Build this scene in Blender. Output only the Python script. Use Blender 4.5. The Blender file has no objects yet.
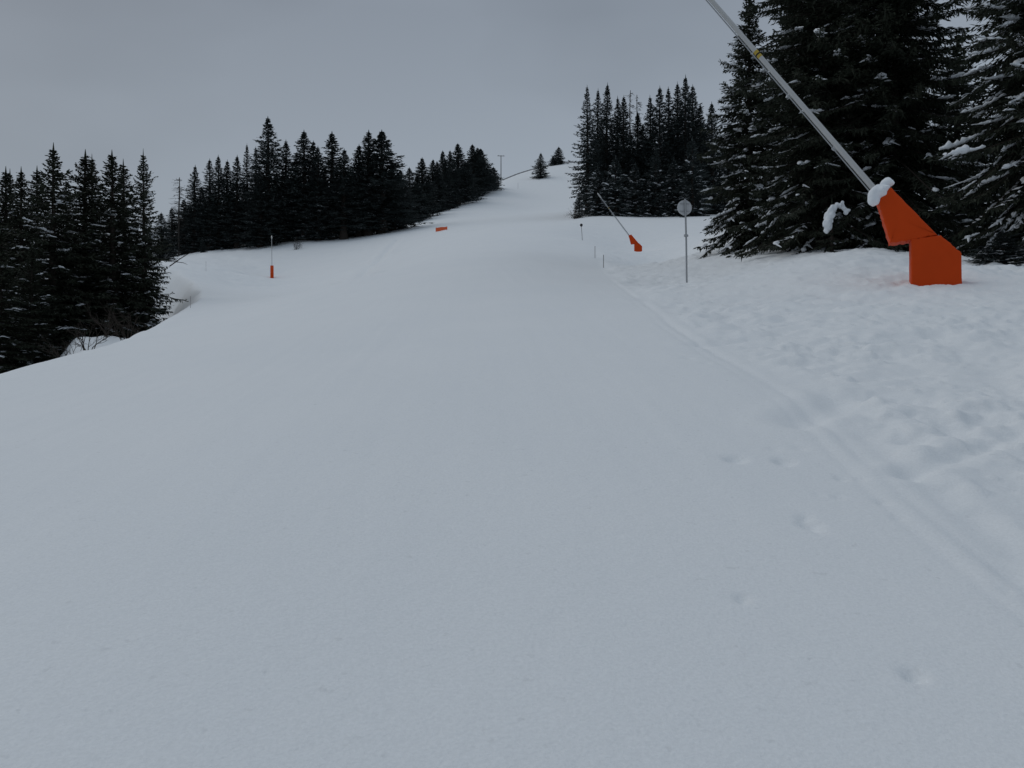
import bpy, math, random
import numpy as np
from mathutils import Vector, Matrix

S = bpy.context.scene
COL = S.collection
F = 800.0            # focal length in pixels of a 1024-wide picture
EYE = 1.6

# ------------------------------------------------------------------ helpers
def tag(o, label=None, cat=None, group=None, kind=None):
    if label: o['label'] = label
    if cat: o['category'] = cat
    if group: o['group'] = group
    if kind: o['kind'] = kind
    return o

def empty(name, loc, rz=0.0):
    o = bpy.data.objects.new(name, None)
    o.empty_display_size = 0.3
    COL.objects.link(o)
    o.location = loc
    o.rotation_euler = (0, 0, rz)
    return o

class MB:
    """collects polygons of one mesh"""
    def __init__(self):
        self.v = []; self.f = []; self.n = 0
    def add(self, verts, faces):
        verts = np.asarray(verts, float).reshape(-1, 3)
        faces = np.asarray(faces, int)
        self.v.append(verts); self.f.append(faces + self.n); self.n += len(verts)
    def mesh(self, name, mat, smooth=False):
        me = bpy.data.meshes.new(name)
        V = np.concatenate(self.v)
        tot = [np.full(len(f), f.shape[1]) for f in self.f]
        tot = np.concatenate(tot); loops = np.concatenate([f.ravel() for f in self.f])
        me.vertices.add(len(V)); me.vertices.foreach_set('co', V.ravel())
        me.loops.add(len(loops)); me.loops.foreach_set('vertex_index', loops.astype(np.int32))
        st = np.concatenate([[0], np.cumsum(tot)[:-1]])
        me.polygons.add(len(tot)); me.polygons.foreach_set('loop_start', st.astype(np.int32))
        me.polygons.foreach_set('loop_total', tot.astype(np.int32))
        me.materials.append(mat)
        me.update(calc_edges=True); me.validate()
        me.polygons.foreach_set('use_smooth', np.full(len(tot), smooth))
        return me
    def build(self, name, mat, parent=None, smooth=False, loc=None):
        o = bpy.data.objects.new(name, self.mesh(name, mat, smooth))
        COL.objects.link(o)
        if parent: o.parent = parent
        if loc is not None: o.location = loc
        return o
    def tube(self, pts, rad, n=8, cap=True, squash=1.0):
        pts = np.asarray(pts, float); m = len(pts)
        rad = np.full(m, rad) if np.isscalar(rad) else np.asarray(rad, float)
        tg = np.gradient(pts, axis=0); tg /= np.linalg.norm(tg, axis=1)[:, None] + 1e-9
        ref = np.array([0, 0, 1.0]) if abs(tg[m//2][2]) < 0.85 else np.array([1.0, 0, 0])
        a = np.cross(tg, ref); a /= np.linalg.norm(a, axis=1)[:, None] + 1e-9
        b = np.cross(a, tg)
        th = np.arange(n) * 2*math.pi/n
        ring = (a[:, None]*np.cos(th)[None, :, None] + b[:, None]*np.sin(th)[None, :, None]*squash) * rad[:, None, None] + pts[:, None]
        i = np.arange(m-1)[:, None]*n; j = np.arange(n)[None]; k = (j+1) % n
        fc = np.stack([i+j, i+k, i+n+k, i+n+j], -1).reshape(-1, 4)
        self.add(ring.reshape(-1, 3), fc)
        if cap:
            for q in (0, m-1):
                c = np.vstack([ring[q], pts[q]])
                t = np.stack([np.arange(n), (np.arange(n)+1) % n, np.full(n, n)], -1)
                self.add(c, t if q else t[:, ::-1])
    def box(self, c, s, bev=0.0):
        x, y, z = s[0]/2, s[1]/2, s[2]/2
        v = np.array([[i, j, k] for i in (-x, x) for j in (-y, y) for k in (-z, z)]) + np.array(c)
        self.add(v, [[0, 1, 3, 2], [4, 6, 7, 5], [0, 4, 5, 1], [2, 3, 7, 6], [0, 2, 6, 4], [1, 5, 7, 3]])

def P(px, py, d):
    return np.array([(px-512)/F*d, d, (384-py)/F*d])

# ------------------------------------------------------------------ numpy noise
_rng = np.random.RandomState(7)
_T = _rng.rand(256, 256)
def vnoise(x, y):
    xi = np.floor(x).astype(int); yi = np.floor(y).astype(int)
    fx = x-xi; fy = y-yi
    fx = fx*fx*fx*(fx*(fx*6-15)+10); fy = fy*fy*fy*(fy*(fy*6-15)+10)
    a = _T[xi & 255, yi & 255]; b = _T[(xi+1) & 255, yi & 255]
    c = _T[xi & 255, (yi+1) & 255]; d = _T[(xi+1) & 255, (yi+1) & 255]
    return (a*(1-fx)+b*fx)*(1-fy)+(c*(1-fx)+d*fx)*fy
def fbm(x, y, oct=4, gain=0.5):
    s = 0; a = 1; n = 0
    for i in range(oct):
        c, sn = math.cos(0.7*i+0.3), math.sin(0.7*i+0.3)
        s = s + a*vnoise((x*c-y*sn)*2**i+17.3*i, (x*sn+y*c)*2**i+5.1*i); n += a; a *= gain
    return s/n-0.5
def sstep(a, b, x):
    t = np.clip((x-a)/(b-a), 0, 1); return t*t*(3-2*t)

# ------------------------------------------------------------------ terrain
# survey points: where the slope lies along a bearing, at a distance, seen from the eye
CP = []
def cp(px, py, d): CP.append(((px-512)/F*d, d, (384-py)/F + EYE/d))
def cs(u, d, s): CP.append((u*d, d, s))
for u in (-1.0, -0.5, 0, 0.5, 1.0):
    cs(u, 2.0, .175)
for u in (-0.64, -0.3, 0, 0.3, 0.64):
    cs(u, 5.0, .185 if u > -.5 else .16)
cs(0, 10, .187); cs(-.25, 10, .17); cs(.3, 10, .195); cs(.64, 9, .205)
cs(0, 20, .192); cs(-.22, 20, .168)
cs(0, 40, .201); cs(-.2, 40, .170)
cs(0, 80, .208); cs(-.15, 80, .178); cs(-.01, 150, .2145); cs(.02, 240, .2235); cs(.02, 320, .245)
for a in [(272, 278, 115), (235, 285, 80), (300, 241, 150), (245, 247, 150), (200, 252, 150), (170, 258, 150), (350, 237, 155),
          (400, 228, 185), (440, 212, 240), (490, 190, 320), (441, 231, 130), (380, 262, 100), (330, 290, 60),
          (130, 340, 22), (60, 358, 17), (0, 375, 14), (-80, 392, 12),
          (500, 182, 400), (545, 167, 420), (572, 163, 415), (540, 178, 368), (520, 174, 410),
          # rim of the hollow on the left
          (170, 320, 34), (190, 308, 42), (197, 298, 50), (190, 285, 62), (175, 273, 72), (160, 268, 78), (110, 265, 90), (-20, 268, 100),
          (210, 272, 85), (240, 272, 100),
          # right
          (934, 285.5, 16), (687, 283, 25), (634, 254, 80), (603, 268, 40), (595, 258, 48), (582, 240, 68), (578, 229, 100),
          (850, 250.5, 23), (950, 262, 20.5), (770, 258, 27), (745, 250, 33), (1020, 266, 20), (1000, 300, 13.5),
          (850, 258, 32), (920, 268, 34), (1020, 275, 32), (900, 268, 50),
          (590, 216, 142), (650, 216, 146), (700, 215.5, 140), (760, 220, 130), (600, 208, 190), (650, 209, 185), (720, 209, 185),
          (800, 230, 130), (572, 219, 142), (573, 209, 235), (573, 192, 315), (573, 176, 370), (545, 209, 240), (545, 192, 318), (636, 263, 54), (690, 262, 50), (690, 241, 80),
          (572, 246, 62), (620, 198, 260), (680, 198, 260), (610, 170, 410), (700, 174, 410), (700, 245, 50), (640, 268, 40)]:
    cp(*a)
# ground behind what is seen, and far land
cs(-.42, 230, .160); cs(-.27, 230, .165); cs(-.14, 330, .2); cs(-.05, 520, .225); cs(.06, 520, .245); cs(.2, 480, .24); cs(.5, 300, .2)
for u in (-1.2, -.6, -.25, .6, 1.2):
    cs(u, 600, .11)
for u in (-1.2, -.6, -.2, .1, .5, 1.2):
    cs(u, 1400, .05)
cs(-.6, 30, .125); cs(-.6, 60, .135); cs(-1.1, 14, .10); cs(-1.1, 50, .11); cs(-1.1, 150, .13); cs(1.1, 14, .22); cs(1.1, 50, .2); cs(1.1, 150, .19)
CP = np.array(CP)
KU = 2.6
def uv(x, y):
    yy = np.maximum(y, 1.0)+8.0
    return x/yy*KU, np.log(yy)
_cu, _cv = uv(CP[:, 0], CP[:, 1])
def _tps(r2): return 0.5*r2*np.log(r2+1e-12)
_n = len(CP)
_K = _tps((_cu[:, None]-_cu[None])**2+(_cv[:, None]-_cv[None])**2)+np.eye(_n)*3e-5
_Pm = np.stack([np.ones(_n), _cu, _cv], 1)
_A = np.block([[_K, _Pm], [_Pm.T, np.zeros((3, 3))]])
_w = np.linalg.solve(_A, np.concatenate([CP[:, 2], np.zeros(3)]))
def H0(x, y):
    x = np.asarray(x, float); y = np.asarray(y, float)
    u, v = uv(x, y)
    s = np.full(u.shape, _w[_n])+_w[_n+1]*u+_w[_n+2]*v
    for i in range(_n):
        s = s+_w[i]*_tps((u-_cu[i])**2+(v-_cv[i])**2)
    return -EYE+y*s
def hit(px, py, H, d0=1.5, d1=460.0):
    """distance at which the view ray of a pixel first meets the ground"""
    d = np.exp(np.linspace(math.log(d0), math.log(d1), 4000))
    z = (384-py)/F*d
    g = H((px-512)/F*d, d)
    k = np.argmax(z < g)
    return d[k]
# right-hand edge of the groomed run
_edge_px = [(1024, 590), (940, 503), (850, 430), (770, 372), (690, 338), (650, 303), (610, 276), (594, 250), (580, 228)]
_ed = np.array([hit(a, b, H0) for a, b in _edge_px]); _ex = np.array([(a-512)/F for a, b in _edge_px])*_ed
_o = np.argsort(_ed); _ed = _ed[_o]; _ex = _ex[_o]
_edd = np.concatenate([[-6, 1.0], _ed, [_ed[-1]+60, 400]])
_exx = np.concatenate([[_ex[0]+.5, _ex[0]+.25], _ex, [_ex[-1]+4, _ex[-1]+20]])
_ey = np.linspace(-6, 400, 4000); _ez = np.interp(_ey, _edd, _exx)
for _ in range(3): _ez = np.convolve(np.pad(_ez, 20, mode='edge'), np.ones(41)/41, 'valid') if _ == 0 else np.convolve(np.pad(_ez, 8, mode='edge'), np.ones(17)/17, 'valid')
def edge_x(y): return np.interp(y, _ey, _ez)
def polyline(px):
    d = np.array([hit(a, b, H0) for a, b in px]); return np.stack([(np.array([p[0] for p in px])-512)/F*d, d], 1)
def seg_dist(x, y, pl):
    best = np.full(x.shape, 1e9)
    for a, b in zip(pl[:-1], pl[1:]):
        ab = b-a; t = np.clip(((x-a[0])*ab[0]+(y-a[1])*ab[1])/(ab@ab), 0, 1)
        best = np.minimum(best, np.hypot(x-a[0]-t*ab[0], y-a[1]-t*ab[1]))
    return best
GROOVES = [(polyline(p), w*.85, dp*.6) for p, w, dp in [
    ([(905, 477), (960, 462), (1023, 437)], .08, .065),
    ([(845, 432), (900, 470), (960, 520), (1024, 575)], .08, .045), ([(852, 428), (910, 465), (972, 512), (1024, 555)], .07, .03),
    ([(705, 346), (760, 340), (830, 347), (900, 344), (1000, 330)], .12, .05),
    ([(800, 425), (840, 405), (880, 400), (935, 412)], .14, .07),
    ([(830, 395), (875, 425), (905, 445)], .12, .05),
    ([(650, 300), (700, 298), (790, 292), (880, 300)], .15, .05),
    ([(930, 340), (985, 365), (1000, 400)], .16, .06),
    ([(720, 318), (790, 312), (870, 318)], .14, .05)]]
LEFT_EDGE = polyline([(398, 239), (383, 256), (364, 274), (343, 292)])
DENTS = []
for px, py, w, dp in [(735, 459, .085, .035), (783, 462, .085, .035), (774, 450, .06, .015), (811, 524, .075, .03), (806, 516, .04, .015),
                      (743, 597, .032, .022), (913, 673, .06, .034), (841, 478, .05, .018), (860, 480, .03, .012), (818, 494, .035, .012), (1004, 590, .03, .01),
                      (838, 497, .04, .014), (884, 502, .05, .02), (900, 518, .04, .012), (690, 360, .09, .02), (705, 365, .07, .02), (800, 449, .05, .012)]:
    d = hit(px, py, H0); DENTS.append(((px-512)/F*d, d, w, dp))
RIM = [(-90, 394, 12), (0, 375, 14), (60, 358, 17), (130, 340, 22), (152, 329, 27), (172, 319, 34), (193, 309, 42), (204, 299, 50), (203, 289, 58), (196, 279, 66),
       (180, 271, 74), (150, 268, 80), (90, 266, 92), (-100, 266, 104), (-700, 266, 110), (-700, 420, 9)]
RIM = np.array([((a-512)/F*d, d) for a, b, d in RIM])
def rim_inside(x, y):
    ins = np.zeros(x.shape, bool)
    for (x0, y0), (x1, y1) in zip(RIM, np.roll(RIM, -1, 0)):
        if y0 == y1: continue
        c = ((y0 > y) != (y1 > y)) & (x < (x1-x0)*(y-y0)/(y1-y0)+x0)
        ins ^= c
    return ins
def HD(x, y):
    x = np.asarray(x, float); y = np.asarray(y, float)
    z = np.zeros(x.shape)
    e = x-edge_x(y)+.10*fbm(y*.5, y*0+3.3, 2)
    off = sstep(-.05, .5, e)*sstep(130, 90, y)
    # churned snow beside the run
    n1 = fbm(x*.55+3, y*.55, 4, .5); n2 = fbm(x*2.1+40, y*2.1, 4, .55)
    rid = 1-np.abs(fbm(x*.9+9, y*.6+2, 3, .5))*4
    big = fbm(x*.16+70, y*.16, 2)
    bil = np.abs(fbm(x*.6+21, y*.85+4, 3, .55))*.42+np.abs(fbm(x*1.6+2, y*2.3+8, 3, .55))*.26
    zone = .12+1.9*sstep(.42, .8, vnoise(x*.33+50, y*.28))
    z += off*(bil-.07)*zone*sstep(90, 40, y)*(.20+.20*sstep(6, 15, y))
    z += off*((.07+.06*sstep(6, 14, y))*n1+.06*n2*(.3+1.6*vnoise(x*.4+8, y*.5))+.07*fbm(x*4.3+11, y*4.3, 3, .55)*(.2+2*vnoise(x*.5+3, y*.6+60)**2)+.05*np.maximum(rid-.55, 0)+.35*big*sstep(8, 25, y)*sstep(60, 30, y)) + off*.02
    # small spilled crumbs
    z += off*.03*np.maximum(fbm(x*7, y*7, 2)-.12, 0)*4
    # ploughed edge: low lip and two grooves
    near = sstep(45, 25, y)
    z += near*(.015*np.exp(-((e-.02)/.08)**2)-.020*np.exp(-((e+.12)/.05)**2)-.009*np.exp(-((e+.30)/.03)**2))*(.7+1.2*fbm(y*.6+5, y*0+1.7, 2))
    # groomed run, hardly waved
    lf = sstep(.1, -.6, e)
    z += lf*(.05*fbm(x*.12, y*.09, 2)+.035*fbm(x*.30+4, y*.18+9, 3)+.007*fbm(x*2.2, y*1.2, 3)+.010*fbm(x*4.5+y*.25, y*.16+x*.02, 2)*(.3+1.4*vnoise(x*.3+9, y*.1)))*sstep(0, 6, y)
    # loose snow by the wood on the left
    lw = sstep(-.24, -.33, x/np.maximum(y, 20))*sstep(60, 90, y)*sstep(175, 140, y)
    z += lw*(.55*fbm(x*.18, y*.18+31, 4)+.5*np.maximum(fbm(x*.35+7, y*.3, 3), 0)+.22*fbm(x*.9, y*.7+3, 2))
    sel = (y > 45) & (y < 175) & (x < -5)
    if sel.any():
        dd = seg_dist(x[sel], y[sel], LEFT_EDGE)+.5*fbm(x[sel]*.3, y[sel]*.3, 2)
        z[sel] += -.20*np.exp(-(dd/.55)**2)+.12*np.exp(-((dd-1.2)/.7)**2)
    sel = (y > 2) & (y < 45)
    if sel.any():
        xs = x[sel]; ys = y[sel]; zz = np.zeros(xs.shape)
        for pl, w, dp in GROOVES:
            dd = seg_dist(xs, ys, pl)+.05*fbm(xs*3, ys*3, 2)
            w2 = w*(1+ys/14.0)
            zz -= dp*np.exp(-(dd/w2)**2); zz += .5*dp*np.exp(-((dd-2*w2)/w2)**2)
        for cx, cy, w, dp in DENTS:
            ang = fbm(xs*9, ys*9, 2)*w*.9
            r = np.maximum(0, np.hypot((xs-cx), (ys-cy)*.75)+ang)
            zz += -dp*1.2*np.exp(-(r/(w*.75))**3.0)
        z[sel] += zz
    sel = (y > 5) & (y < 112) & (x < 0)
    if sel.any():
        xs = x[sel]; ys = y[sel]
        dd = np.where(rim_inside(xs, ys), seg_dist(xs, ys, np.vstack([RIM, RIM[:1]])), 0)+0
        dd = np.maximum(0, dd+.5*fbm(xs*.5, ys*.5, 3)*(dd > .3))
        z[sel] -= (1.55+1.9*np.maximum(sstep(40, 56, ys), sstep(-.535, -.585, xs/ys)))*sstep(0, 2.6, dd)+.35*sstep(2, 5, dd)*(fbm(xs*.35, ys*.35+4, 3)*3)
    # snow piled against the near machine and the wood edge
    z += .02*np.exp(-(((x-8.55)/1.2)**2+((y-15.3)/.7)**2))
    return z
def G(x, y):
    x = np.atleast_1d(np.asarray(x, float)); y = np.atleast_1d(np.asarray(y, float))
    r = H0(x, y)+HD(x, y)
    return r if len(r) > 1 else float(r[0])

# ------------------------------------------------------------------ materials
def newmat(name):
    m = bpy.data.materials.new(name); m.use_nodes = True
    nt = m.node_tree; b = nt.nodes['Principled BSDF']
    return m, nt, b
def simple(name, col, rough=.6, var=.15, scale=6.0, metal=0, bump=0.0, spec=.3):
    m, nt, b = newmat(name)
    tc = nt.nodes.new('ShaderNodeTexCoord'); nz = nt.nodes.new('ShaderNodeTexNoise')
    nz.inputs['Scale'].default_value = scale; nz.inputs['Detail'].default_value = 6
    nt.links.new(tc.outputs['Object'], nz.inputs['Vector'])
    mx = nt.nodes.new('ShaderNodeMix'); mx.data_type = 'RGBA'
    mx.inputs[6].default_value = (*[c*(1-var) for c in col], 1); mx.inputs[7].default_value = (*[min(1, c*(1+var)) for c in col], 1)
    nt.links.new(nz.outputs['Fac'], mx.inputs[0]); nt.links.new(mx.outputs[2], b.inputs['Base Color'])
    b.inputs['Roughness'].default_value = rough; b.inputs['Metallic'].default_value = metal
    b.inputs['Specular IOR Level'].default_value = spec
    if bump:
        bp = nt.nodes.new('ShaderNodeBump'); bp.inputs['Strength'].default_value = bump; bp.inputs['Distance'].default_value = .02
        nt.links.new(nz.outputs['Fac'], bp.inputs['Height']); nt.links.new(bp.outputs['Normal'], b.inputs['Normal'])
    return m
def snow_ground():
    m, nt, b = newmat('snow_ground')
    tc = nt.nodes.new('ShaderNodeTexCoord')
    def noise(sc, det, rough=.6):
        n = nt.nodes.new('ShaderNodeTexNoise'); n.inputs['Scale'].default_value = sc; n.inputs['Detail'].default_value = det
        n.inputs['Roughness'].default_value = rough; nt.links.new(tc.outputs['Object'], n.inputs['Vector']); return n
    a = noise(.35, 4); g = noise(64, 4, .6); c = noise(9, 4, .6)
    mx = nt.nodes.new('ShaderNodeMix'); mx.data_type = 'RGBA'
    mx.inputs[6].default_value = (.80, .838, .862, 1); mx.inputs[7].default_value = (.862, .889, .90, 1)
    nt.links.new(a.outputs['Fac'], mx.inputs[0])
    # coarse grains of wet snow
    rp = nt.nodes.new('ShaderNodeMapRange'); rp.inputs[1].default_value = .35; rp.inputs[2].default_value = .65
    rp.inputs[3].default_value = .93; rp.inputs[4].default_value = 1.0
    nt.links.new(g.outputs['Fac'], rp.inputs[0])
    ml = nt.nodes.new('ShaderNodeMix'); ml.data_type = 'RGBA'; ml.blend_type = 'MULTIPLY'; ml.inputs[0].default_value = 1
    nt.links.new(mx.outputs[2], ml.inputs[6]); nt.links.new(rp.outputs[0], ml.inputs[7])
    sp_ = noise(17, 2, .5)
    r2 = nt.nodes.new('ShaderNodeMapRange'); r2.inputs[1].default_value = .68; r2.inputs[2].default_value = .76; r2.inputs[3].default_value = 1.0; r2.inputs[4].default_value = .92
    nt.links.new(sp_.outputs['Fac'], r2.inputs[0])
    m2 = nt.nodes.new('ShaderNodeMix'); m2.data_type = 'RGBA'; m2.blend_type = 'MULTIPLY'; m2.inputs[0].default_value = 1
    nt.links.new(ml.outputs[2], m2.inputs[6]); nt.links.new(r2.outputs[0], m2.inputs[7])
    nt.links.new(m2.outputs[2], b.inputs['Base Color'])
    b.inputs['Roughness'].default_value = .75; b.inputs['Specular IOR Level'].default_value = .12
    b1 = nt.nodes.new('ShaderNodeBump'); b1.inputs['Strength'].default_value = .35; b1.inputs['Distance'].default_value = .02
    b2 = nt.nodes.new('ShaderNodeBump'); b2.inputs['Strength'].default_value = .5; b2.inputs['Distance'].default_value = .006
    nt.links.new(c.outputs['Fac'], b1.inputs['Height']); nt.links.new(g.outputs['Fac'], b2.inputs['Height'])
    nt.links.new(b1.outputs['Normal'], b2.inputs['Normal']); nt.links.new(b2.outputs['Normal'], b.inputs['Normal'])
    return m
M_SNOW = snow_ground()
M_TSNOW = simple('tree_snow', (.80, .83, .86), .8, .05, 8, bump=.4, spec=.1)
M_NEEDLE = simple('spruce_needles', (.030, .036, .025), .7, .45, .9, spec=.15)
M_NEEDLE_HAZE = simple('hazed_needles', (.044, .055, .054), .75, .4, .5, spec=.15)  # distance haze put into the colour: paler, bluer needles for far trees
M_BARK = simple('spruce_bark', (.045, .037, .032), .9, .35, 5, bump=.5, spec=.1)
M_DEAD = simple('dead_wood', (.07, .065, .06), .9, .3, 4, spec=.1)
M_TWIG = simple('bare_twigs', (.045, .037, .032), .9, .3, 8, spec=.1)
M_ORANGE = simple('orange_tarpaulin', (.58, .058, .006), .6, .10, 2.5, bump=.25, spec=.12)
M_ALU = simple('aluminium_tube', (.50, .50, .49), .45, .08, 6, metal=.35, spec=.5)
M_STEEL = simple('galvanised_steel', (.36, .37, .38), .5, .12, 12, metal=.3)
M_SIGN = simple('grey_sign_back', (.48, .49, .50), .6, .08, 5)
M_YEL = simple('yellow_band', (.48, .34, .05), .5, .25, 20)
M_BLACK = simple('black_plastic', (.02, .02, .022), .6, .2, 10)
M_REDOR = simple('faded_orange_board', (.75, .13, .045), .5, .1, 2)
M_WOOD = simple('weathered_wood', (.06, .05, .045), .9, .3, 8, spec=.1)
M_STAKE = simple('marker_stake', (.24, .23, .23), .8, .2, 8)
M_PALE = simple('pale_pole', (.50, .50, .50), .6, .1, 8)

# ------------------------------------------------------------------ ground sheet
def ground():
    ys = list(-7+np.arange(20)*.45)
    y = 2.0
    ys = [v for v in ys if v < 1.2]
    y = 1.3
    while y < 6: ys.append(y); y += .03
    while y < 460: ys.append(y); y *= 1.0052
    while y < 1900: ys.append(y); y *= 1.035
    ys = np.array(ys)
    uin = np.linspace(-.68, .68, 660)
    out = .68+np.cumsum(np.linspace(.004, .08, 34))
    us = np.concatenate([-out[::-1], uin, out])
    Y = np.repeat(ys[:, None], len(us), 1); X = us[None]*(Y+8.0)
    x = X.ravel(); yv = Y.ravel()
    z = np.zeros(len(x))
    for i in range(0, len(x), 60000):
        z[i:i+60000] = H0(x[i:i+60000], yv[i:i+60000])+HD(x[i:i+60000], yv[i:i+60000])
    nr, nc = len(ys), len(us)
    i = (np.arange(nr-1)[:, None]*nc+np.arange(nc-1)[None])
    f = np.stack([i, i+1, i+nc+1, i+nc], -1).reshape(-1, 4)
    mb = MB(); mb.add(np.stack([x, yv, z], 1), f)
    o = mb.build('snow_ground', M_SNOW, smooth=True)
    tag(o, 'groomed white ski run rising between the woods with churned snow beside it', 'snow', kind='structure')
ground()

# ------------------------------------------------------------------ spruces
def kites(mb, base, dirv, length, width, side):
    """many narrow four-cornered sprays at once"""
    n = len(base)
    mid = base+dirv*(length*.45)[:, None]
    v = np.stack([base, mid+side*width[:, None], base+dirv*length[:, None], mid-side*width[:, None]], 1).reshape(-1, 3)
    f = np.arange(n*4).reshape(-1, 4)
    mb.add(v, f)

def norm(a): return a/(np.linalg.norm(a, axis=-1, keepdims=True)+1e-9)

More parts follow.
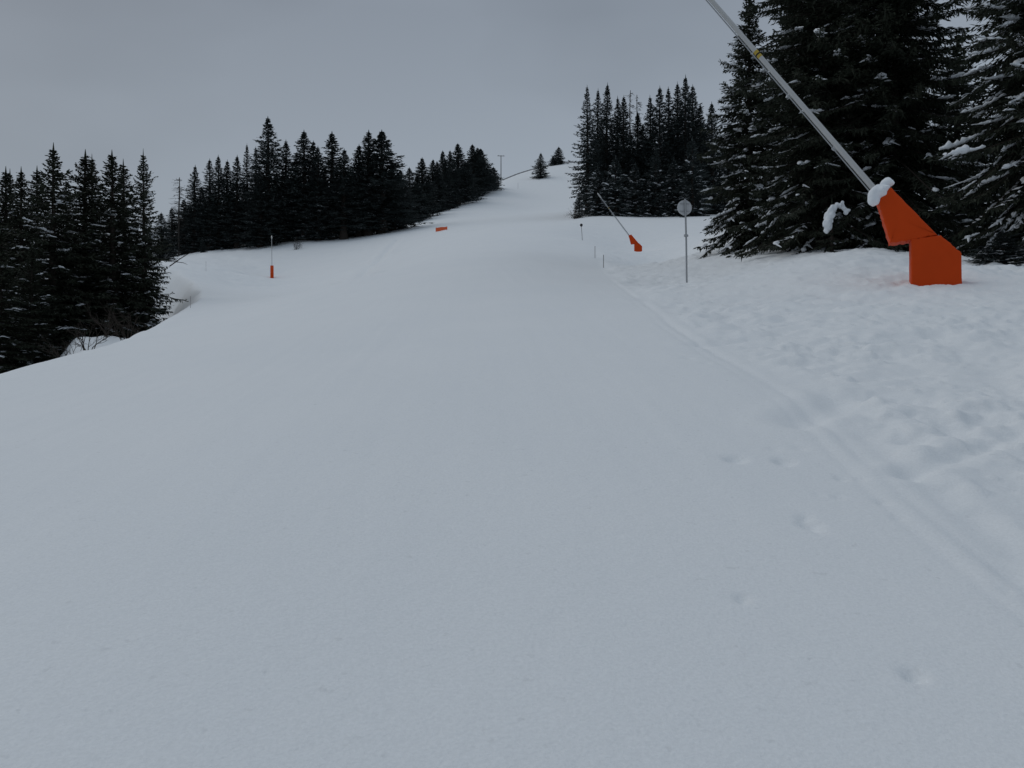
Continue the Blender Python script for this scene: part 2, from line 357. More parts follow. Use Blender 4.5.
def spruce_meshes(seed, Hh, R, fine=1.0, snow=.5, lump=0.0, bare=.04, sparse=0.0, power=.85, needle=None, top_thin=0.0, lift=0.0, wide=1.0, low=.78, pad=1.0):
    """fine: twig spacing factor (1 = near tree). Returns meshes for trunk, crown and snow"""
    rs = np.random.RandomState(seed)
    crown, snowm, tr = MB(), MB(), MB()
    k = 9
    zt = np.linspace(-.4, Hh, k); wob = np.cumsum(rs.randn(k, 2)*.012*Hh/12, 0)
    pts = np.stack([wob[:, 0], wob[:, 1], zt], 1)
    r0 = .013*Hh+.04
    tr.tube(pts, np.interp(zt, [-.4, .3, Hh], [r0*1.35, r0, .015]), 8)
    z = bare*Hh
    dz = .235*fine**.5
    gap_noise = rs.rand(40)
    while z < Hh-.06-.08*fine:
        t = z/Hh
        prof = min(1.0, (1-t)/power)**.78*(low+(1-low)*min(1, t/.13))*(1.18 if rs.rand() < .3 else rs.uniform(.72, 1.0))
        prof *= 1-top_thin*sstep(.5, 1, t)
        nb = max(4, int(round((7.2+2.2*rs.rand())*(1-.35*t))))
        ph = rs.rand()*6.28
        for b in range(nb):
            if rs.rand() < sparse: continue
            az = ph+b*6.283/nb+rs.randn()*.3
            side_f = .82+.36*gap_noise[int((az % 6.283)/6.283*8+int(t*5)*8) % 40]
            L = max(.12, R*prof*side_f*(.72+.4*rs.rand())) * (1 if rs.rand() > .08 else 1.22)
            el0 = math.radians(-22+50*t**1.1+rs.randn()*7+lift)        # start angle
            el1 = el0-math.radians(16*(1-t)+6)+0
            m = max(4, int(L/(.16*fine)))
            s = np.linspace(0, 1, m)
            el = el0+(el1-el0)*np.sin(s*2.2)+math.radians(24)*s**3
            h = np.array([math.cos(az), math.sin(az)])
            step = L/(m-1)
            rr = np.concatenate([[0], np.cumsum(np.cos(el[1:])*step)])
            zz = np.concatenate([[0], np.cumsum(np.sin(el[1:])*step)])
            spine = np.stack([h[0]*rr+np.interp(z, zt, wob[:, 0]), h[1]*rr+np.interp(z, zt, wob[:, 1]), z+zz+rs.randn()*.03], 1)
            bend = rs.randn()*.12*L
            perp = np.array([-h[1], h[0], 0])
            spine = spine+perp*(bend*s*s)[:, None]
            # wooden limb
            if fine <= 1.6:
                tr.tube(spine[::2] if m > 6 else spine, np.linspace(.022+.004*L, .004, len(spine[::2] if m > 6 else spine)), 3, cap=False)
            # side sprays
            q = max(8, int(L/(.042*fine)))
            u = .04+.96*rs.rand(q)**.9
            idx = u*(m-1); i0 = np.minimum(idx.astype(int), m-2); fr = (idx-i0)[:, None]
            base = spine[i0]*(1-fr)+spine[i0+1]*fr
            tang = norm(spine[i0+1]-spine[i0])
            sg = np.where(rs.rand(q) < .5, -1., 1.)
            ang = rs.uniform(.45, 1.15, q)
            dv = tang*np.cos(ang)[:, None]+perp*(sg*np.sin(ang))[:, None]
            dv[:, 2] -= rs.uniform(-.05, .55, q)*(1-.6*t)
            dv = norm(dv)
            ln = (.17+.34*(1-u)**.7)*np.minimum(1.0, .18+L/1.9)*rs.uniform(.6, 1.35, q)*fine**.25
            wd = rs.uniform(.020, .036, q)*fine**1.0*wide
            sd = norm(np.cross(dv, np.stack([rs.randn(q)*.5, rs.randn(q)*.5, np.ones(q)], 1)))
            kites(crown, base, dv, ln, wd, sd)
            # second order twigs on those sprays
            for rep in range(2 if fine <= 1.3 else 1):
                f2 = rs.uniform(.25, .95, q)
                b2 = base+dv*(ln*f2)[:, None]
                d2 = norm(dv*.75+tang*.5+np.stack([rs.randn(q)*.45, rs.randn(q)*.45, rs.randn(q)*.3-.35], 1))
                sd2 = norm(np.cross(d2, rs.randn(q, 3)))
                kites(crown, b2, d2, ln*rs.uniform(.35, .7, q), wd*.85, sd2)
            # hanging comb
            q2 = q//2
            b3 = base[:q2]; d3 = norm(np.stack([rs.randn(q2)*.3, rs.randn(q2)*.3, -np.ones(q2)], 1)+tang[:q2]*.35)
            kites(crown, b3, d3, rs.uniform(.10, .30, q2)*min(1, .15+L/2)*fine**.35, wd[:q2], norm(np.cross(d3, rs.randn(q2, 3))))
            # leader spray at the tip
            kites(crown, spine[-2:-1], norm(spine[-1:]-spine[-2:-1]), np.array([min(.22*fine**.3+.05, .5*L)]), np.array([.03*fine]), perp[None])
            # snow lying on the sprays
            load = rs.rand()*(1.25-t)
            if load > 1-snow:
                c0 = rs.uniform(.35, .95); wdt = rs.uniform(.08, .3)
                selm = (np.abs(u-c0) < wdt) & (rs.rand(q) < .55)
                ns = int(selm.sum())
                if ns:
                    bs = base[selm]+np.array([0, 0, .018*fine]); dd = dv[selm].copy(); dd[:, 2] *= .6
                    up = np.stack([rs.randn(ns)*.25, rs.randn(ns)*.25, np.ones(ns)], 1)
                    kites(snowm, bs, norm(dd), ln[selm]*rs.uniform(.35, .8, ns), wd[selm]*1.8*rs.uniform(.6, 1.5, ns), norm(np.cross(norm(dd), up)))
            if lump and L > .7 and rs.rand() < lump*(1.2-.7*t):
                for rep in range(1+int(rs.rand()*3.0)):
                    c0 = rs.uniform(.45, .95); ll = min(rs.uniform(.25, 1.0)*(.45+.55*rs.rand())*pad, .7*L)/L
                    kk = 12; su = np.linspace(max(.05, c0-ll/2), min(1.0, c0+ll/2), kk)
                    pp = np.stack([np.interp(su, s, spine[:, j]) for j in range(3)], 1)
                    off = perp*rs.uniform(-.28, .28)*(1.1-c0)*min(1, L/2)
                    pp = pp+off+perp*(np.cumsum(rs.randn(kk))*.02)[:, None]
                    rad = rs.uniform(.022, .07)*pad**.4*(1 if rs.rand() > .12 else 1.7)*np.sin(np.linspace(.12, math.pi-.12, kk))**.6*(1+.45*rs.randn(kk)).clip(.3, 1.9)
                    pp[:, 2] += rad*.4+.05
                    snowm.tube(pp, rad, 7, squash=.62)
                    for fgr in range(int(rs.rand()*3)):
                        j = rs.randint(2, kk-2)
                        dn = norm((perp*rs.choice([-1, 1])+norm(spine[-1]-spine[0])*.6+np.array([0, 0, -.35]))[None])[0]
                        l2 = rs.uniform(.12, .42)
                        p2 = pp[j]+dn[None]*np.linspace(0, l2, 5)[:, None]
                        snowm.tube(p2, np.array([.9, 1.1, .9, .7, .2])*rs.uniform(.025, .05), 6, squash=.7)
        z += dz*(.75+.5*rs.rand())*(1-.45*t)
    # leader
    crown.tube([pts[-1]-[0, 0, .6], pts[-1]-[0, 0, .1], pts[-1]+[0, 0, .16+.14*fine]], [.05*fine**.5, .035*fine**.5, .008], 4)
    nm = needle or M_NEEDLE
    out = {'trunk': tr.mesh('trunk', M_BARK, True), 'crown': crown.mesh('crown', nm)}
    if snowm.n: out['snow_cover'] = snowm.mesh('snow_cover', M_TSNOW, bool(lump))
    return out

def snag_meshes(seed, Hh, R):
    rs = np.random.RandomState(seed)
    tr, br = MB(), MB()
    k = 10; zt = np.linspace(-.4, Hh, k); wob = np.cumsum(rs.randn(k, 2)*.03, 0)
    tr.tube(np.stack([wob[:, 0], wob[:, 1], zt], 1), np.interp(zt, [-.4, Hh*.6, Hh], [.13, .09, .04]), 7)
    for i in range(90):
        t = rs.uniform(.18, .99); az = rs.rand()*6.28; L = R*(1.15-t)*rs.uniform(.4, 1.2)+.15
        s = np.linspace(0, 1, 4)
        p = np.stack([math.cos(az)*L*s, math.sin(az)*L*s, t*Hh+L*(-.15*s-.25*s*s+.2*s**3)], 1)
        br.tube(p, np.linspace(.045, .02, 4), 3, cap=False)
        for j in range(3):
            a = p[2]*(j/3)+p[3]*(1-j/3); e = a+np.array([rs.randn()*.25, rs.randn()*.25, rs.uniform(-.35, .1)])
            br.tube([a, (a+e)/2, e], [.022, .02, .012], 3, cap=False)
    return {'trunk': tr.mesh('trunk', M_DEAD, True), 'bare_crown': br.mesh('bare_crown', M_DEAD)}

def plant(meshes, name, loc, rz, sc, label, cat, group=None, lean=(0, 0)):
    r = empty(name, loc, rz); r.scale = sc
    r.rotation_euler = (lean[0], lean[1], rz)
    tag(r, label, cat, group)
    for k, me in meshes.items():
        c = bpy.data.objects.new(k, me); COL.objects.link(c); c.parent = r
        if k == 'snow_cover': c['kind'] = 'stuff'
    return r

WF = {'spruces in the clump at the left edge': 1.95, 'spruces of the far left wood': 1.9, 'back rank of the far left wood': 1.6, 'spruces of the stand beside the upper run': 1.72, 'lone spruces on the crest': 1.75}
def tree_at(protos, i, px, top, d, hw, label, group, name='spruce_tree', rz=None, sink=.25, cat='spruce'):
    pr, ph, prr = protos[i % len(protos)]
    x = (px-512)/F*d
    g = G(x, d)-sink
    hgt = (384-top)/F*d-g
    rad = hw/F*d*WF.get(group, 1.3)
    random.seed(int(px*13+top*7+d))
    plant(pr, name, (x, d, g), random.random()*6.28 if rz is None else rz, (rad/prr, rad/prr, hgt/ph), label, cat, group,
          (random.uniform(-.012, .012), random.uniform(-.012, .012)))

ORD = ['', 'first', 'second', 'third', 'fourth', 'fifth', 'sixth', 'seventh', 'eighth', 'ninth', 'tenth', 'eleventh', 'twelfth', 'thirteenth',
       'fourteenth', 'fifteenth', 'sixteenth', 'seventeenth', 'eighteenth', 'nineteenth', 'twentieth', 'twenty-first', 'twenty-second',
       'twenty-third', 'twenty-fourth', 'twenty-fifth', 'twenty-sixth', 'twenty-seventh', 'twenty-eighth', 'twenty-ninth', 'thirtieth',
       'thirty-first', 'thirty-second', 'thirty-third', 'thirty-fourth', 'thirty-fifth', 'thirty-sixth', 'thirty-seventh', 'thirty-eighth', 'thirty-ninth', 'fortieth', 'forty-first', 'forty-second', 'forty-third', 'forty-fourth', 'forty-fifth']

# ---- big spruces close by on the right
NEAR = [  # px, top, d, R(m), seed, snow, lump, label
    (749, -8, 34, 2.45, 11, .45, .62, 'slender near spruce left of the silver lance tube, its tip just above the picture'),
    (823, -235, 28, 3.3, 12, .30, .40, 'huge dark spruce crossed by the silver lance tube, left half of the near wood'),
    (893, -260, 27.5, 3.8, 13, .30, .38, 'huge dark spruce rising straight behind the orange padded base'),
    (1052, -300, 22, 3.4, 14, .42, .80, 'snow-streaked spruce cut off by the right picture edge'),
]
for px, top, d, R, sd, sn, lp, lab in NEAR:
    x = (px-512)/F*d; g = G(x, d)-.35; hgt = (384-top)/F*d-g
    plant(spruce_meshes(sd, hgt, R, 1.0, sn, lp, bare=.02, power=(.98 if sd == 11 else .8), low=.62, lift=(-9 if sd == 14 else 0), pad=(1.5 if sd == 14 else 1.0)), 'spruce_tree', (x, d, g), sd*1.7, (1, 1, 1), lab, 'spruce', 'big spruces of the near wood')
mid_p = [(spruce_meshes(31, 13, 2.2, 1.35, .5, .16, bare=.03, power=1.0), 13, 2.2), (spruce_meshes(32, 13, 2.0, 1.35, .5, .16, bare=.05, power=.9, sparse=.05), 13, 2.0),
         (spruce_meshes(33, 12, 2.3, 1.35, .5, .16, bare=.03, power=1.0), 12, 2.3)]
for k, (px, top, d, hw, lab) in enumerate([
        (797, -30, 42, 55, 'spruce half hidden between the slender near spruce and the huge one'),
        (853, -150, 36, 80, 'dark spruce set back between the two huge near spruces'),
        (957, 45, 37, 60, 'spruce set back left of the bright sky gap at the top right'),
        (1010, 60, 36, 60, 'lower spruce behind the snow-streaked one at the right picture edge')]):
    tree_at(mid_p, k, px, top, d, hw, lab, 'big spruces of the near wood')

# ---- clump on the left edge
clump = [(-14, 165, 52, 30), (4, 171, 52, 22), (11, 173, 60, 20), (22, 171, 50, 24), (38, 170, 60, 22), (52.7, 148, 47, 31), (67, 182, 58, 20), (84.5, 154, 50, 27),
         (93, 158.5, 61, 22), (113.5, 155, 49, 28), (126, 164, 58, 22), (144.5, 154, 50, 19)]
for k, (px, top, d, hw) in enumerate(clump):
    lab = 'dark spruce, %s from the left in the clump at the left edge' % ORD[k+1]
    if k == 5: lab = 'tallest spruce of the left clump with upswept branches at its tip'
    if k == 11: lab = 'rightmost spruce of the left clump, open crown against the sky'
    tree_at(mid_p, k, px, top, d, hw, lab, 'spruces in the clump at the left edge')
for k, (px, top, d, hw) in enumerate([(-2, 232, 42, 34), (30, 246, 44, 28), (62, 236, 48, 24)]):
    tree_at(mid_p, k+1, px, top, d, hw, 'shorter spruce, %s from the left along the foot of the left clump' % ORD[k+1], 'shorter spruces at the foot of the left clump', sink=.4)

# ---- distant wood along the left skyline
FARN = M_NEEDLE_HAZE
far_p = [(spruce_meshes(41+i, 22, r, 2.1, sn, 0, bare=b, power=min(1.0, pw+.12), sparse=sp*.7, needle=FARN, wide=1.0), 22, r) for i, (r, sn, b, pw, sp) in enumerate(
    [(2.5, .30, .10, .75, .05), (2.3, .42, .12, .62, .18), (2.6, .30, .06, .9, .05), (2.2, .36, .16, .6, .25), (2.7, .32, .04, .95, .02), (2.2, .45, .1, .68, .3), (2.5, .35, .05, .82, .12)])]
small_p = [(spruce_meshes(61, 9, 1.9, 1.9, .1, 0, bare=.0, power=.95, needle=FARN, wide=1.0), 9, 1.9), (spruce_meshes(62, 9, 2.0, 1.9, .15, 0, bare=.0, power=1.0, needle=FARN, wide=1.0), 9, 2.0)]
snag_p = [(snag_meshes(71, 18, 1.2), 18, 1.2), (snag_meshes(72, 18, 1.0), 18, 1.0)]
row = [(162, 213, 105, 9), (172, 208, 150, 9), (184, 200, 158, 11), (194, 166, 150, 11), (203, 188, 160, 11), (209.5, 160, 150, 11), (218.5, 156.5, 150, 11), (227, 161, 153, 12),
       (237, 156, 150, 11), (248, 145, 156, 8), (256, 148, 162, 8), (261, 178, 147, 14), (269, 118, 150, 17), (284, 141, 152, 14), (294, 158, 158, 13), (305.5, 132, 152, 16),
       (313, 142, 160, 13), (318, 147, 150, 13), (332.5, 133, 152, 17), (343.5, 150, 150, 14), (352, 174, 160, 13), (358.5, 145, 155, 14), (367.5, 132, 155, 16), (382, 131, 157, 20),
       (393, 163, 165, 14), (401, 170, 170, 11), (410, 168, 185, 10), (416, 176, 190, 10), (422, 158, 186, 12), (433, 159.5, 195, 9), (437.5, 162, 203, 8), (444, 151, 205, 10),
       (450, 151, 212, 9), (457.5, 144, 210, 12), (465, 163, 218, 10), (472.5, 145, 220, 11), (477, 148, 226, 9), (481, 149, 230, 11), (487, 174, 238, 7), (493, 167, 250, 7)]
for k, (px, top, d, hw) in enumerate(row):
    if px > 405: d = float(np.interp(px, [400, 440, 490], [190, 243, 322]))+(d % 7)
    lab = 'far dark spruce, %s from the left in the wood along the left skyline' % ORD[k+1]
    if k == 12: lab = 'tallest spruce of the far left wood, pointed tip standing clear above the others'
    if k == 23: lab = 'broad tall spruce at the right end of the dense far left wood'
    if k == 39: lab = 'small conical spruce at the uphill end of the far left wood'
    if k == 39: tree_at(small_p, 0, px, top, d, hw, lab, 'spruces of the far left wood')
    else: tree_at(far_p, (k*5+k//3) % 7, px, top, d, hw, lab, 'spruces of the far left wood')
tree_at(snag_p, 0, 178.5, 177, 149, 8, 'thin dead tree with bare twigs at the left end of the far wood', 'dead trees', 'dead_tree', cat='dead tree')
back = [(190, 205, 172, 14), (213, 195, 172, 14), (233, 192, 172, 14), (246, 192, 170, 14), (276, 176, 172, 16), (298, 184, 172, 15), (325, 178, 174, 16), (348, 185, 175, 15), (374, 176, 178, 16), (428, 182, 252, 12), (440, 180, 270, 12), (462, 172, 300, 12)]
for k, (px, top, d, hw) in enumerate(back):
    tree_at(far_p, k+2, px, top, d, hw, 'spruce deep inside the far left wood, %s from the left of its back rank' % ORD[k+1], 'back rank of the far left wood')

# ---- stand on the right of the upper run
stand = [(587, 87, 149, 10), (597, 90, 157, 11), (605, 85, 152, 14), (618, 98, 157, 12), (623.5, 97, 152, 13), (636, 113, 156, 13), (644, 125, 161, 12), (651, 97, 152, 13), (661, 88, 150, 14),
         (669, 88.5, 156, 13), (677, 84, 153, 14), (685, 77, 150, 15), (692, 86, 157, 14), (702, 105, 154, 14), (713, 103, 146, 15), (727, 122, 157, 15)]
for k, (px, top, d, hw) in enumerate(stand):
    lab = 'tall spruce, %s from the left in the stand beside the upper run' % ORD[k+1]
    if k == 0: lab = 'leftmost spruce of the right stand, bordering the upper run'
    if k == 11: lab = 'tallest spruce of the stand between the upper run and the near wood'
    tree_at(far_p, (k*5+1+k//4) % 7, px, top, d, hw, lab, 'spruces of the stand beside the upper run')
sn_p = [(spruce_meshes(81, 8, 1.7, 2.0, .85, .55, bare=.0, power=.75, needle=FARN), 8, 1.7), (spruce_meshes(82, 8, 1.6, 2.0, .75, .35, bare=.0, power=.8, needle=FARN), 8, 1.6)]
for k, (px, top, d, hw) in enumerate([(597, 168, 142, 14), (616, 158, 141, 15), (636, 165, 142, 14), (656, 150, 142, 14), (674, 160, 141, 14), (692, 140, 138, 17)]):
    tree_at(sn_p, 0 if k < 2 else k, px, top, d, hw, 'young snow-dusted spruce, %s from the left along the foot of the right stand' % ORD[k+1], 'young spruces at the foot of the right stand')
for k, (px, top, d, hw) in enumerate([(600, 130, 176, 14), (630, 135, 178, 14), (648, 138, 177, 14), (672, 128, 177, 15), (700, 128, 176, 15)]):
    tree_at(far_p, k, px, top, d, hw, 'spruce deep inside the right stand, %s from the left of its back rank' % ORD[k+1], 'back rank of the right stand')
tree_at(snag_p, 0, 629.5, 91, 160, 7, 'bare dead tree rising from the gap in the right stand, left of two', 'dead trees', 'dead_tree', cat='dead tree')
tree_at(snag_p, 1, 639, 95, 160, 6, 'bare dead tree rising from the gap in the right stand, right of two', 'dead trees', 'dead_tree', cat='dead tree')

# ---- lone trees on the crest and saplings
tree_at(small_p, 1, 540.5, 153.5, 368, 7, 'lone conical spruce standing out on the upper run', 'lone spruces on the crest')
tree_at(small_p, 0, 558.5, 147, 412, 5.5, 'small spruce on the skyline crest beside the right stand', 'lone spruces on the crest')
tree_at(small_p, 1, 553, 156, 414, 4, 'smallest spruce on the skyline crest, tucked against a taller one', 'lone spruces on the crest')
tree_at(small_p, 0, 203, 240, 143, 4.5, 'tiny dark spruce at the foot of the far left wood', None)
tree_at(sn_p, 1, 579, 194, 141, 7, 'low snowy spruce tucked beside the leftmost tree of the right stand', None)
tree_at(sn_p, 1, 1003, 232, 19.5, 32, 'low bushy spruce sapling right of the orange padded base', None, sink=.25)

# ------------------------------------------------------------------ snow lances
def prism(mb, poly, y0, y1, bev=.04, seed=0):
    """padded block: outline in x,z, from y0 (front) to y1 (back), rounded rim"""
    poly = np.array(poly, float); n = len(poly); c = poly.mean(0)
    def inset(k):
        nxt = np.roll(poly, -1, 0); prv = np.roll(poly, 1, 0)
        e1 = norm(poly-prv); e2 = norm(nxt-poly)
        n1 = np.stack([-e1[:, 1], e1[:, 0]], 1); n2 = np.stack([-e2[:, 1], e2[:, 0]], 1)
        m = norm(n1+n2); return poly+m*(k/np.maximum(.4, (m*n1).sum(1)))[:, None]
    rings = []
    for y, k in ((y0, bev), (y0+bev*.3, bev*.3), (y0+bev, 0), (y1-bev, 0), (y1-bev*.3, bev*.3), (y1, bev)):
        q = inset(k); rings.append(np.stack([q[:, 0], np.full(n, y), q[:, 1]], 1))
    V = np.concatenate(rings); f = []
    for r in range(len(rings)-1):
        for i in range(n):
            j = (i+1) % n; f.append([r*n+i, r*n+n+i, r*n+n+j, r*n+j])
    mb.add(V, f)
    for r, flip in ((0, False), (len(rings)-1, True)):
        cc = np.vstack([rings[r], rings[r].mean(0)])
        t = np.array([[i, (i+1) % n, n] for i in range(n)])
        mb.add(cc, t[:, ::-1] if flip else t)

def dense(poly, k=6, jit=0.0, seed=0):
    rj = np.random.RandomState(seed)
    poly = np.array(poly, float); out = []
    for a, b in zip(poly, np.roll(poly, -1, 0)):
        for t in np.arange(k)/k: out.append(a*(1-t)+b*t+rj.randn(2)*jit)
    return out

def blob(mb, c, rad, sx, sy, sz, seed):
    rr = np.random.RandomState(seed); nu, nv = 22, 14
    th = np.linspace(0, 2*math.pi, nu, endpoint=False); fi = np.linspace(.08, math.pi-.08, nv)
    T_, F_ = np.meshgrid(th, fi)
    k = 1+.10*np.sin(3*T_+rr.rand()*6)*np.sin(F_)+.08*np.sin(5*T_+2*F_+rr.rand()*6)*np.sin(F_)+.08*np.cos(4*F_+rr.rand()*6)
    k = k+.05*rr.randn(*k.shape)*np.sin(F_)
    V = np.stack([np.sin(F_)*np.cos(T_)*sx, np.sin(F_)*np.sin(T_)*sy, np.cos(F_)*sz], -1)*rad*k[..., None]+np.array(c)
    i = np.arange(nv-1)[:, None]*nu; j = np.arange(nu)[None]; q = (j+1) % nu
    mb.add(V.reshape(-1, 3), np.stack([i+j, i+nu+j, i+nu+q, i+q], -1).reshape(-1, 4))

def remesh(o, vox):
    m = o.modifiers.new('merge', 'REMESH'); m.mode = 'VOXEL'; m.voxel_size = vox; m.use_smooth_shade = True
    m2 = o.modifiers.new('soften', 'SMOOTH'); m2.iterations = 4; m2.factor = .5
def lance(loc, rz, label, sc=1.0, snowcap=True, length=7.0, tr=1.0, group='snow-making lances beside the run'):
    r = empty('snow_lance', loc, rz); tag(r, label, 'snow lance', group); r.scale = (sc,)*3
    # outline counter-clockwise seen from the front (x right, z up), metres
    low = [(-.43, -.25), (.46, -.25), (.46, .58), (.10, .955), (-.43, .93)]
    up = [(-.81, .87), (-.44, .90), (.04, .965), (-.79, 1.98), (-1.08, 1.87), (-.95, 1.42)]
    mb = MB(); prism(mb, dense(low, 9, .006, 1), -.25, .25, .035); o = mb.build('base_pad', M_ORANGE, r)
    mb = MB(); prism(mb, dense(up, 9, .006, 2), -.25, .25, .045); o = mb.build('upper_pad', M_ORANGE, r)
    # steel stand under the pads
    mb = MB(); mb.tube([(.0, 0, -.6), (0, 0, .9)], .10, 10); mb.build('stand', M_STEEL, r)
    a = np.array([-.74, 0, 1.55]); dr = norm(np.array([[-.592, 0, .806]]))[0]
    e = a+dr*length
    mb = MB(); mb.tube([a, a+dr*.6, a+dr*2.5, e], np.array([.063, .061, .056, .045])*tr, 14); tube = mb.build('lance_tube', M_ALU if snowcap else M_STEEL, r, True)
    mb = MB(); mb.tube([a+dr*4.36, a+dr*4.54], np.array([.0535, .0530])*tr, 14); b = mb.build('label_band', M_YEL, r, True)
    mb = MB(); mb.tube([a+dr*4.43, a+dr*4.445, a+dr*4.465], [.0545, .0545, .0545], 14); mb.build('band_lettering', M_BLACK, b, True)
    # nozzle head at the far end
    mb = MB(); mb.tube([e-dr*.05, e+dr*.1, e+dr*.55, e+dr*.68], np.array([.07, .095, .095, .05])*tr, 14)
    for kx in (.2, .4):
        mb.tube([e+dr*kx-[0, .16, 0], e+dr*kx+[0, .16, 0]], .025, 8)
    mb.build('nozzle_head', M_ALU, r, True)
    mb = MB()                                                    # hose clipped under the tube
    mb.tube([a+dr*.5+[-.05, 0, -.09], a+dr*2.5+[-.04, 0, -.085], e+[-.04, 0, -.07]], .014, 6); mb.build('hose', M_STEEL, r, True)
    if snowcap:
        rs = np.random.RandomState(3); mb = MB()
        blob(mb, (-1.02, -.14, 1.91), .165, .95, 1.5, 1.0, 1); blob(mb, (-1.11, -.22, 1.80), .14, .85, 1.3, 1.2, 2); blob(mb, (-.93, -.10, 1.97), .125, 1.1, 1.5, .8, 3)
        blob(mb, (-.84, .02, 2.14), .115, 1.05, 1.1, .9, 4); blob(mb, (-.90, .0, 2.08), .10, 1, 1, 1, 5)
        remesh(mb.build('snow_cap', M_TSNOW, r, True), .022)
    return r
dN = 16.0
lance((8.44, dN, (384-285.5)/F*dN), -.38, 'nearest snow lance with big orange padded base and silver tube', 1.0, True, 7.6)
xF = (638-512)/F*80; lance((xF, 80, G(xF, 80)+.22), -.1, 'small far snow lance with orange base beside the piste edge, below the right stand', .86, False, 6.0, .8)
xL = (272-512)/F*115; lance((xL, 115, G(xL, 115)+.02), -1.27, 'snow lance with slim orange base seen end-on before the far left wood', .92, False, 6.6, .8)

# ------------------------------------------------------------------ snow-laden sapling bent over in front of the near wood
def bent_sapling(px, d):
    x = (px-512)/F*d; g = G(x, d)
    r = empty('bent_sapling', (x, d, g)); r.scale = (.85, .85, .85); tag(r, 'bent young spruce under a thick white load of snow before the near wood', 'sapling')
    me = spruce_meshes(91, 1.75, .55, .9, .3, 0, bare=.05, power=.7)
    for k in ('trunk', 'crown'):
        c = bpy.data.objects.new(k, me[k]); COL.objects.link(c); c.parent = r
    rs = np.random.RandomState(5); mb = MB()
    for i, tt in enumerate(np.linspace(0, 1, 15)):
        c = (.24-.52*math.sin(tt*1.65)+rs.randn()*.03, -.30+rs.randn()*.05, 1.70-.14*tt-.80*tt**2.2+rs.randn()*.03)
        blob(mb, c, float(np.interp(tt, [0, .2, .6, .9, 1], [.06, .09, .135, .15, .10]))*rs.uniform(.8, 1.15), 1, 1, rs.uniform(.8, 1.2), 20+i)
    for i in range(5):
        blob(mb, (.2+.07*i, -.25, 1.66-.05*i+rs.randn()*.04), .09, 1, 1, .8, 50+i)
    remesh(mb.build('snow_cover', M_TSNOW, r, True), .025)
bent_sapling(832, 25.0)

# ------------------------------------------------------------------ round sign seen from behind
def sign():
    d = 25.0; x = (687-512)/F*d; g = G(x, d)
    top = (384-199)/F*d
    r = empty('piste_sign', (x, d, g), .12); tag(r, 'round grey sign seen from behind on a tall thin pole', 'sign')
    hgt = top-g
    mb = MB(); mb.tube([(0, 0, -.5), (-.025, 0, hgt*.5), (-.06, 0, hgt)], .028, 10); mb.build('pole', M_STEEL, r, True)
    mb = MB(); n = 40; th = np.arange(n)*2*math.pi/n; R = .235
    prof = [(0, .0), (R-.012, 0), (R, .006), (R, .022), (R-.012, .022), (0, .022)]
    V = np.array([[q*math.cos(t)-.06, .045+y, q*math.sin(t)] for q, y in prof for t in th])+[0, 0, hgt-.26]
    f = [[a*n+i, a*n+(i+1) % n, (a+1)*n+(i+1) % n, (a+1)*n+i] for a in range(len(prof)-1) for i in range(n)]
    mb.add(V, f); pl = mb.build('sign_plate', M_SIGN, r)
    for bz in (.14, .38):
        mb = MB(); mb.box((-.06, .034, hgt-bz), (.30, .018, .035)); mb.build('bracket', M_STEEL, pl)
    mb = MB(); mb.tube([(-.09, 0, hgt*.565), (.03, 0, hgt*.565)], .04, 8); mb.build('clamp', M_STEEL, r)
sign()

# ------------------------------------------------------------------ stakes, board, pole, fence
def stake(px, top, base, d, label, rad=.02, ball=0, mat=None, lean=0.0):
    x = (px-512)/F*d; g = G(x, d); h = (base-top)/F*d; rad = rad*.75
    r = empty('marker_stake', (x, d, g)); tag(r, label, 'stake', 'marker stakes in the snow')
    mb = MB(); mb.tube([(0, 0, -.3), (lean*.5, 0, h*.5), (lean, 0, h)], rad, 8); mb.build('rod', mat or M_STAKE, r, True)
    if ball:
        mb = MB(); mb.tube([(lean, 0, h-.02), (lean, 0, h+.05), (lean, 0, h+ball*1.4), (lean, 0, h+ball*1.8)], [ball*.5, ball, ball, ball*.5], 10)
        mb.build('marker_head', M_BLACK, r, True)
stake(582.5, 226, 240, 68, 'piste marker stake with a dark knob on top, below the right stand', .03, .12, None, -.1)
stake(595, 246, 258, 48, 'thin bare stake, upper of the two by the edge of the groomed run', .022)
stake(603.5, 255, 268, 40, 'thin bare stake, lower of the two by the edge of the groomed run', .022)
stake(190.5, 300, 312, 42, 'short thin stake on the lip of the hollow beside the left clump', .014)
stake(206, 266, 276, 86, 'short thin stake beyond the hollow beside the left clump', .016)
stake(518, 181, 187, 330, 'tiny stake on the upper run right of the wooden pole', .05)

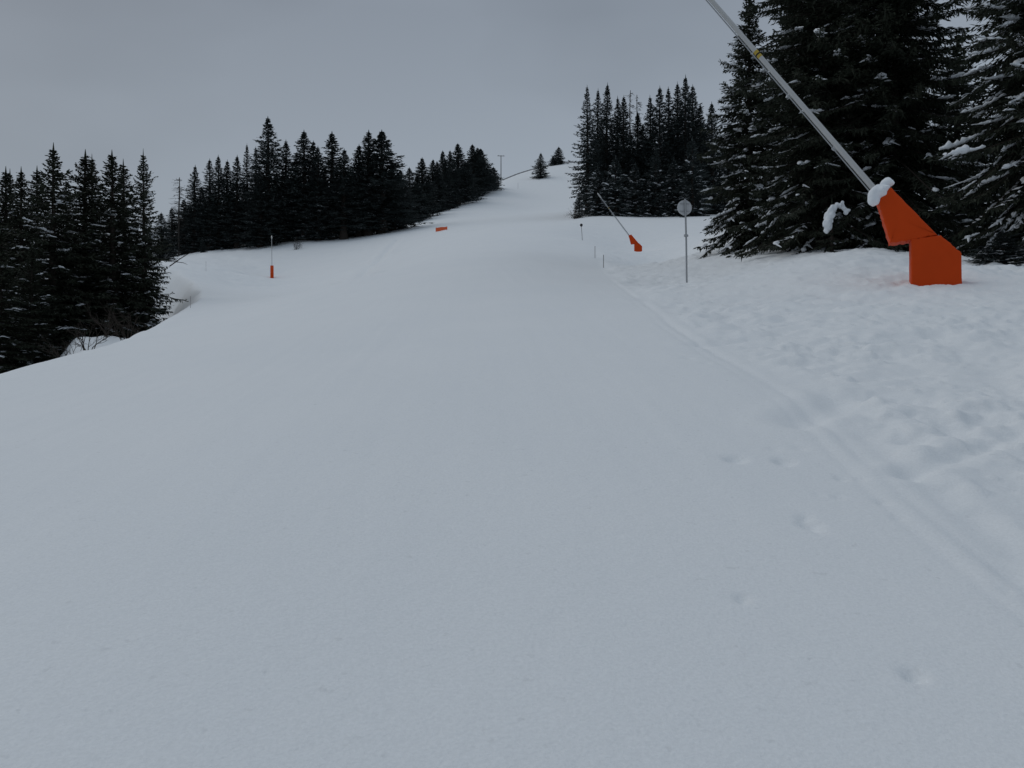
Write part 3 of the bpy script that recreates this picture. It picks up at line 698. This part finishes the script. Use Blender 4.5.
def board():
    d = 130; x = (441.5-512)/F*d; g = G(x, d)
    r = empty('warning_board', (x, d, g), 0); tag(r, 'small tilted orange board standing on the run before the far wood', 'board')
    mb = MB(); n = 10; s = np.linspace(-.95, .95, n)
    top = np.stack([s, .03*np.sin(s*4), (.62+s*.10+.02*np.cos(s*5))], 1); bot = np.stack([s, .03*np.sin(s*4+1)-.02, .06+s*.17+.03*np.sin(s*3)], 1)
    back = np.array([0, .04, 0])
    V = np.concatenate([top, bot, top+back, bot+back]); f = []
    for i in range(n-1):
        f += [[n+i, n+i+1, i+1, i], [2*n+i, 2*n+i+1, 3*n+i+1, 3*n+i], [i, i+1, 2*n+i+1, 2*n+i], [3*n+i, 3*n+i+1, n+i+1, n+i]]
    f += [[0, 2*n, 3*n, n], [n-1, 2*n-1, 4*n-1, 3*n-1]]
    mb.add(V, f); mb.build('panel', M_REDOR, r)
    for sx in (-.9, .88):
        mb = MB(); mb.tube([(sx, .07, -.4), (sx, .07, (.68+sx*.1))], .03, 8); mb.build('post', M_WOOD, r)
board()

def utility_pole():
    d = 405; x = (501-512)/F*d; top = (384-155.5)/F*d; g = G(x, d)
    r = empty('wooden_pole', (x, d, g), .1); tag(r, 'lone wooden pole with a short crossarm on the skyline', 'pole'); h = top-g
    mb = MB(); mb.tube([(0, 0, -.6), (0, 0, h*.5), (0, 0, h)], [.22, .20, .17], 10); mb.build('post', M_WOOD, r, True)
    mb = MB(); mb.box((0, 0, h-.22), (3.6, .2, .22)); mb.build('crossarm', M_WOOD, r)
    for sx in (-1.3, 1.3):
        mb = MB(); mb.tube([(sx, 0, h-.10), (sx, 0, h+.0), (sx, 0, h+.25)], [.05, .09, .05], 8); mb.build('insulator', M_STEEL, r)
utility_pole()

def fence():
    pts = [(503, 404), (511, 408), (519, 412), (527, 414), (535, 417), (547, 421), (557, 420), (566, 418), (574, 416)]
    W = [np.array([(p-512)/F*d, d, 0]) for p, d in pts]
    for w in W: w[2] = G(w[0], w[1])
    r = empty('rail_fence', tuple(W[0])); tag(r, 'low dark fence running along the skyline crest', 'fence')
    W = [w-W[0] for w in W] if False else [w-np.array(r.location) for w in W]
    mb = MB()
    line = [];
    for a, b in zip(W[:-1], W[1:]):
        for t in np.linspace(0, 1, 3)[:-1]: line.append(a*(1-t)+b*t)
    line.append(W[-1])
    L = np.array(line); base = np.array(r.location)
    L[:, 2] = G(L[:, 0]+base[0], L[:, 1]+base[1])-base[2]
    for hgt in (.3, .6):
        m1 = MB(); m1.tube(L+[0, 0, hgt], .11, 6); m1.build('rail', M_WOOD, r)
    for p in L:
        m1 = MB(); m1.tube([p-[0, 0, .4], p+[0, 0, .75]], .08, 6); m1.build('post', M_WOOD, r)
fence()

def pale_lance():
    d = 226; b = P(433, 213.5, d); x = b[0]; g = G(x, d)
    r = empty('leaning_pole', (x, d, g)); tag(r, 'pale pole leaning left out of the far left wood', 'pole')
    mb = MB(); mb.tube([(0, 0, -.3), (-.5, 0, 1.2), (-1.35, 0, 3.2)], [.15, .14, .11], 8); mb.build('shaft', M_PALE, r, True)
    mb = MB(); mb.tube([(-1.35, 0, 3.2), (-1.5, 0, 3.5)], [.13, .08], 8); mb.build('end_fitting', M_STEEL, r, True)
pale_lance()

def fallen_branch():
    d = 82; a = P(169, 275, d); b = P(190, 261, d)
    g = G(a[0], d)
    r = empty('fallen_branch', (a[0], d, g)); tag(r, 'bare fallen branch sticking up from the bank beyond the left clump', 'branch')
    v = np.array([b[0]-a[0], 0, b[2]-a[2]])
    mb = MB(); mb.tube([(0, 0, 0), v*.5+[0, 0, .05], v], [.06, .05, .025], 6)
    mb.tube([v*.35, v*.35+[.7, .1, -.1], v*.3+[1.2, .1, -.2]], [.035, .025, .012], 5); mb.tube([v*.7, v*.7+[.1, 0, .4]], [.025, .012], 5)
    mb.build('stem', M_TWIG, r)
fallen_branch()

def shrub(px, d, h, spread, seed, label, n=9):
    x = (px-512)/F*d; g = G(x, d)
    r = empty('bare_shrub', (x, d, g-.1)); tag(r, label, 'shrub', 'leafless shrubs')
    rs = np.random.RandomState(seed); mb = MB()
    def grow(p, dv, L, rad, lev):
        k = 5; pts = [p]
        for i in range(k-1):
            dv = norm((dv+rs.randn(3)*.16+[0, 0, .03])[None])[0]; pts.append(pts[-1]+dv*L/(k-1))
        mb.tube(pts, np.linspace(rad, rad*.45, k), 4, cap=False)
        if lev:
            for q in range(rs.randint(3, 6)):
                i = rs.randint(1, k)
                grow(pts[i], norm((dv+rs.randn(3)*.55)[None])[0], L*rs.uniform(.35, .6), rad*.5, lev-1)
    for i in range(n):
        a = rs.rand()*6.28; t = rs.uniform(.05, spread)
        grow(np.array([rs.randn()*.12, rs.randn()*.12, 0]), norm(np.array([[math.cos(a)*t, math.sin(a)*t, 1]]))[0], h*rs.uniform(.6, 1), .02*h**.5, 2)
    mb.build('stems', M_TWIG, r)
shrub(128, 40, 1.7, .7, 1, 'spreading leafless shrub on the snow lip right of the left clump')
shrub(88, 38, 1.5, .8, 2, 'leafless shrub among the bases of the left clump, middle of three', 7)
shrub(66, 38, 1.2, .9, 3, 'leafless shrub among the bases of the left clump, leftmost of three', 7)
shrub(107, 42, 1.6, .7, 6, 'leafless shrub among the bases of the left clump, rightmost of three', 7)
shrub(296, 140, 1.6, 1.2, 4, 'small leafless shrub on the snow in front of the far left wood', 14)
shrub(575, 139, 2.0, 1.0, 7, 'small leafless shrub poking from the bank beside the right stand', 12)

# ------------------------------------------------------------------ light and sky
SUN_EL, SUN_AZ = math.radians(50), math.radians(-60)     # azimuth from +Y, negative = left
w = bpy.data.worlds.new('World'); S.world = w; w.use_nodes = True
nt = w.node_tree; bg = nt.nodes['Background']
sky = nt.nodes.new('ShaderNodeTexSky'); sky.sky_type = 'NISHITA'; sky.sun_disc = False
sky.sun_elevation = SUN_EL; sky.sun_rotation = SUN_AZ; sky.dust_density = 4; sky.air_density = 1.0
tc = nt.nodes.new('ShaderNodeTexCoord')
mp = nt.nodes.new('ShaderNodeMapping'); mp.inputs['Scale'].default_value = (1.0, 1.0, 2.2)
nt.links.new(tc.outputs['Generated'], mp.inputs['Vector'])
nz = nt.nodes.new('ShaderNodeTexNoise'); nz.inputs['Scale'].default_value = 1.6; nz.inputs['Detail'].default_value = 4; nz.inputs['Roughness'].default_value = .45
nt.links.new(mp.outputs[0], nz.inputs['Vector'])
# cloud layer colours (in the units of the sky texture, before the 0.1 strength)
cr = nt.nodes.new('ShaderNodeValToRGB')
cr.color_ramp.elements[0].position = .38; cr.color_ramp.elements[0].color = (2.14, 2.47, 2.87, 1)
cr.color_ramp.elements[1].position = .60; cr.color_ramp.elements[1].color = (2.78, 3.19, 3.69, 1)
nt.links.new(nz.outputs['Fac'], cr.inputs[0])
# overcast brightens towards the ridge in front and towards the zenith
sp = nt.nodes.new('ShaderNodeSeparateXYZ'); nt.links.new(tc.outputs['Generated'], sp.inputs[0])
rz_ = nt.nodes.new('ShaderNodeValToRGB'); E = rz_.color_ramp.elements
E[0].position = 0.0; E[0].color = (1.08, 1.08, 1.08, 1); E[1].position = 1.0; E[1].color = (1.35, 1.35, 1.35, 1)
e = E.new(.20); e.color = (1.13, 1.13, 1.12, 1); e = E.new(.42); e.color = (.86, .86, .87, 1)
nt.links.new(sp.outputs['Z'], rz_.inputs[0])
rx_ = nt.nodes.new('ShaderNodeMapRange'); rx_.inputs[1].default_value = -.65; rx_.inputs[2].default_value = .15; rx_.inputs[3].default_value = .82; rx_.inputs[4].default_value = 1.04
nt.links.new(sp.outputs['X'], rx_.inputs[0])
m1 = nt.nodes.new('ShaderNodeMix'); m1.data_type = 'RGBA'; m1.blend_type = 'MULTIPLY'; m1.inputs[0].default_value = 1
nt.links.new(cr.outputs[0], m1.inputs[6]); nt.links.new(rz_.outputs[0], m1.inputs[7])
m2 = nt.nodes.new('ShaderNodeMix'); m2.data_type = 'RGBA'; m2.blend_type = 'MULTIPLY'; m2.inputs[0].default_value = 1
nt.links.new(m1.outputs[2], m2.inputs[6]); nt.links.new(rx_.outputs[0], m2.inputs[7])
m3 = nt.nodes.new('ShaderNodeMix'); m3.data_type = 'RGBA'; m3.inputs[0].default_value = .93
nt.links.new(sky.outputs[0], m3.inputs[6]); nt.links.new(m2.outputs[2], m3.inputs[7])
nt.links.new(m3.outputs[2], bg.inputs['Color']); bg.inputs['Strength'].default_value = .105
sun = bpy.data.lights.new('sun', 'SUN'); sun.energy = .56; sun.angle = math.radians(50); sun.color = (1, .99, .975)
so = bpy.data.objects.new('sun', sun); COL.objects.link(so)
dirv = Vector((math.sin(SUN_AZ)*math.cos(SUN_EL), math.cos(SUN_AZ)*math.cos(SUN_EL), math.sin(SUN_EL)))
so.rotation_euler = (-dirv).to_track_quat('-Z', 'Y').to_euler()

# ------------------------------------------------------------------ camera
cam = bpy.data.cameras.new('camera'); co = bpy.data.objects.new('camera', cam); COL.objects.link(co)
cam.sensor_width = 36; cam.lens = F/1024*36; cam.clip_end = 5000; cam.clip_start = .05
co.location = (0, 0, 0); co.rotation_euler = (math.radians(90), 0, 0)
S.camera = co
S.render.resolution_x = 1024; S.render.resolution_y = 768
S.view_settings.view_transform = 'Standard'; S.view_settings.look = 'None'; S.view_settings.exposure = 0
